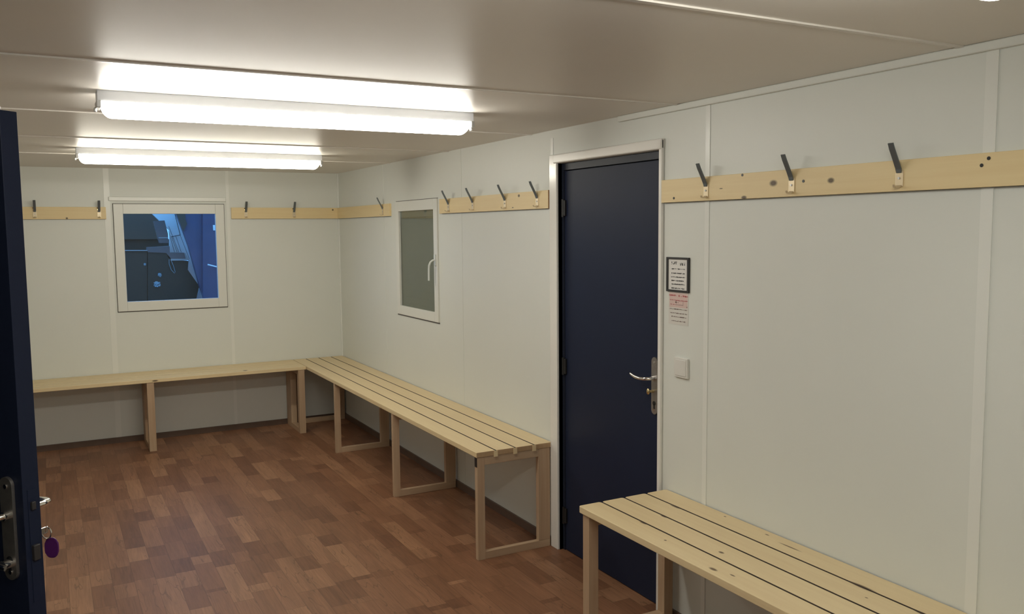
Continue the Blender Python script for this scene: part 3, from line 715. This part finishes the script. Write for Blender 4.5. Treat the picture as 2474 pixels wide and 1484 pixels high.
bm = bm_new(); wprism(bm, [(1150, 1240), (1100, 1090), (970, 620), (905, 440), (820, 230), (740, 30), (1700, 30), (1700, 1240)], 1.90, 0.10, True); obj('wall', bm, X_['blue'], refl_wall)  # blue wall standing in for the reflection
bm = bm_new(); wprism(bm, [(1138, 1250), (1136, 60), (1500, 60), (1500, 1250)], 1.862, 0.035, True); dl = obj('door_leaf', bm, X_['blue'], refl_wall)
bm = bm_new(); sweep(bm, [wp(1195, 838, 1.80), wp(1250, 852, 1.80), wp(1330, 872, 1.80)], 0.007, 0.005, (0, 0, 1)); cyl(bm, wp(1322, 870, 1.80), wp(1322, 870, 1.86), 0.008); obj('lever', bm, X_['pale'], dl)
bm = bm_new(); wprism(bm, [(1262, 430), (1258, 365), (1300, 365), (1303, 430)], 1.855, 0.004); obj('sticker', bm, X_['pale'], dl, label='pale sticker on the stand-in reflected door')
bm = bm_new(); wprism(bm, [(905, 440), (820, 230), (815, 200), (925, 200), (930, 300), (950, 350)], 1.88, 0.015); obj('dark_panel', bm, X_['slate'], refl_wall, label='dark panel at the top')  # evenly dark slab in front of the wall top
ramp_ = empty('leaning_sheet', (-0.9, 2.2, -0.3), 'pale blue sheet sloping down behind the far window glass', 'sheet')
bm = bm_new(); wprism(bm, [(1060, 1240), (1102, 1100), (950, 900), (972, 790), (740, 690), (740, 430), (525, 225), (480, 30), (770, 30), (830, 215), (1000, 600), (1160, 1060), (1175, 1240)], 2.25, 0.05, True); obj('sheet', bm, X_['pale'], ramp_)
bm = bm_new()
def rod(a, b_, Y, r=0.004): cyl(bm, wp(*a, Y), wp(*b_, Y), r, n=8)
rod((795, 200), (868, 488), 2.24, .003); rod((868, 484), (760, 506), 2.24, .003)
obj('strut', bm, X_['rod'], ramp_)
bm = bm_new()
for a, b_ in (((765, 510), (835, 700)), ((815, 498), (880, 690)), ((868, 488), (975, 770)), ((725, 430), (800, 690)), ((730, 380), (850, 690))): rod(a, b_, 2.243, .002)
obj('batten', bm, X_['mid'], ramp_)
sl = empty('dark_cabin', (-1.7, 3.2, -0.3), 'dark slate cabin wall filling the upper left of the far window', 'cabin')
bm = bm_new(); wprism(bm, [(-200, 535), (-200, -60), (600, -60), (620, 230), (640, 535)], 2.8, 0.8, False); obj('upper_wall', bm, X_['slate'], sl)
bm = bm_new(); wprism(bm, [(-200, 900), (-200, 535), (760, 535), (760, 900)], 2.85, 0.8, True); obj('lower_wall', bm, X_['dark'], sl)
bx = empty('hanging_box', (-1.2, 2.1, 0.5), 'grey blue box in front of the pale sheet outside the far window', 'box')
bm = bm_new(); wprism(bm, [(625, 580), (605, 520), (553, 318), (680, 310), (722, 470), (728, 580)], 2.05, 0.10); obj('box_body', bm, X_['mid'], bx)
bm = bm_new(); wprism(bm, [(612, 524), (608, 512), (722, 512), (724, 524)], 2.045, 0.004); obj('strap', bm, X_['foil'], bx)
bn = empty('storage_crate', (-1.2, 1.95, -0.3), 'low dark crate with a pale rim outside the far window', 'crate')
bm = bm_new(); wprism(bm, [(480, 1240), (480, 690), (700, 690), (740, 790), (965, 795), (958, 900), (1095, 1095), (1062, 1240)], 2.05, 0.14, True); obj('crate_body', bm, X_['dark'], bn)
bm = bm_new(); wprism(bm, [(480, 690), (480, 632), (740, 618), (745, 695), (918, 697), (935, 768), (760, 770), (700, 700)], 2.04, 0.16); obj('crate_lid', bm, X_['mid'], bn)
bm = bm_new(); wprism(bm, [(755, 792), (755, 770), (935, 768), (915, 697), (930, 697), (975, 788)], 2.03, 0.03); obj('rim', bm, X_['mid2'], bn, label='pale rim')
bm = bm_new(); wprism(bm, [(190, 674), (190, 664), (476, 664), (476, 674)], 2.04, 0.02); obj('rim', bm, X_['mid2'], bn, label='pale rim')
sk = empty('waste_skip', (-1.8, 2.3, -0.3), 'black skip at the lower left of the far window view', 'skip')
bm = bm_new(); wprism(bm, [(-200, 1300), (-200, 676), (474, 676), (474, 1300)], 2.06, 0.35, True); obj('skip_body', bm, X_['dark'], sk)
def crumple(cx, cy, Y, r, par, seed, sx=1, sz=1):
    rnd = random.Random(seed); bm = bm_new(); bmesh.ops.create_icosphere(bm, subdivisions=3, radius=r)
    for v in bm.verts: v.co = Vector((v.co.x*sx, v.co.y*0.6, v.co.z*sz))*rnd.uniform(0.62, 1.15)
    bm.transform(Matrix.Translation(wp(cx, cy, Y))); return obj('crumpled_patch', bm, X_['foil'], par, label='crumpled bluish patch')
crumple(590, 1075, 2.045, 0.030, bn, 1, 1.2, 1.1)
crumple(622, 962, 2.045, 0.019, bn, 2, 1, 1.1)
crumple(445, 835, 2.055, 0.012, sk, 3, 1, 1.2)
bm = bm_new()
sweep(bm, [wp(735, 775, 2.035), wp(735, 830, 2.035), wp(760, 900, 2.035), wp(798, 942, 2.035), wp(808, 925, 2.035), wp(785, 850, 2.035), wp(757, 785, 2.035)], 0.003, 0.003, (0, 1, 0), n=8)
tag(obj('cable_loop', bm, X_['foil'], None, True), 'pale loop of cable hanging from the crate rim outside the far window', 'cable')
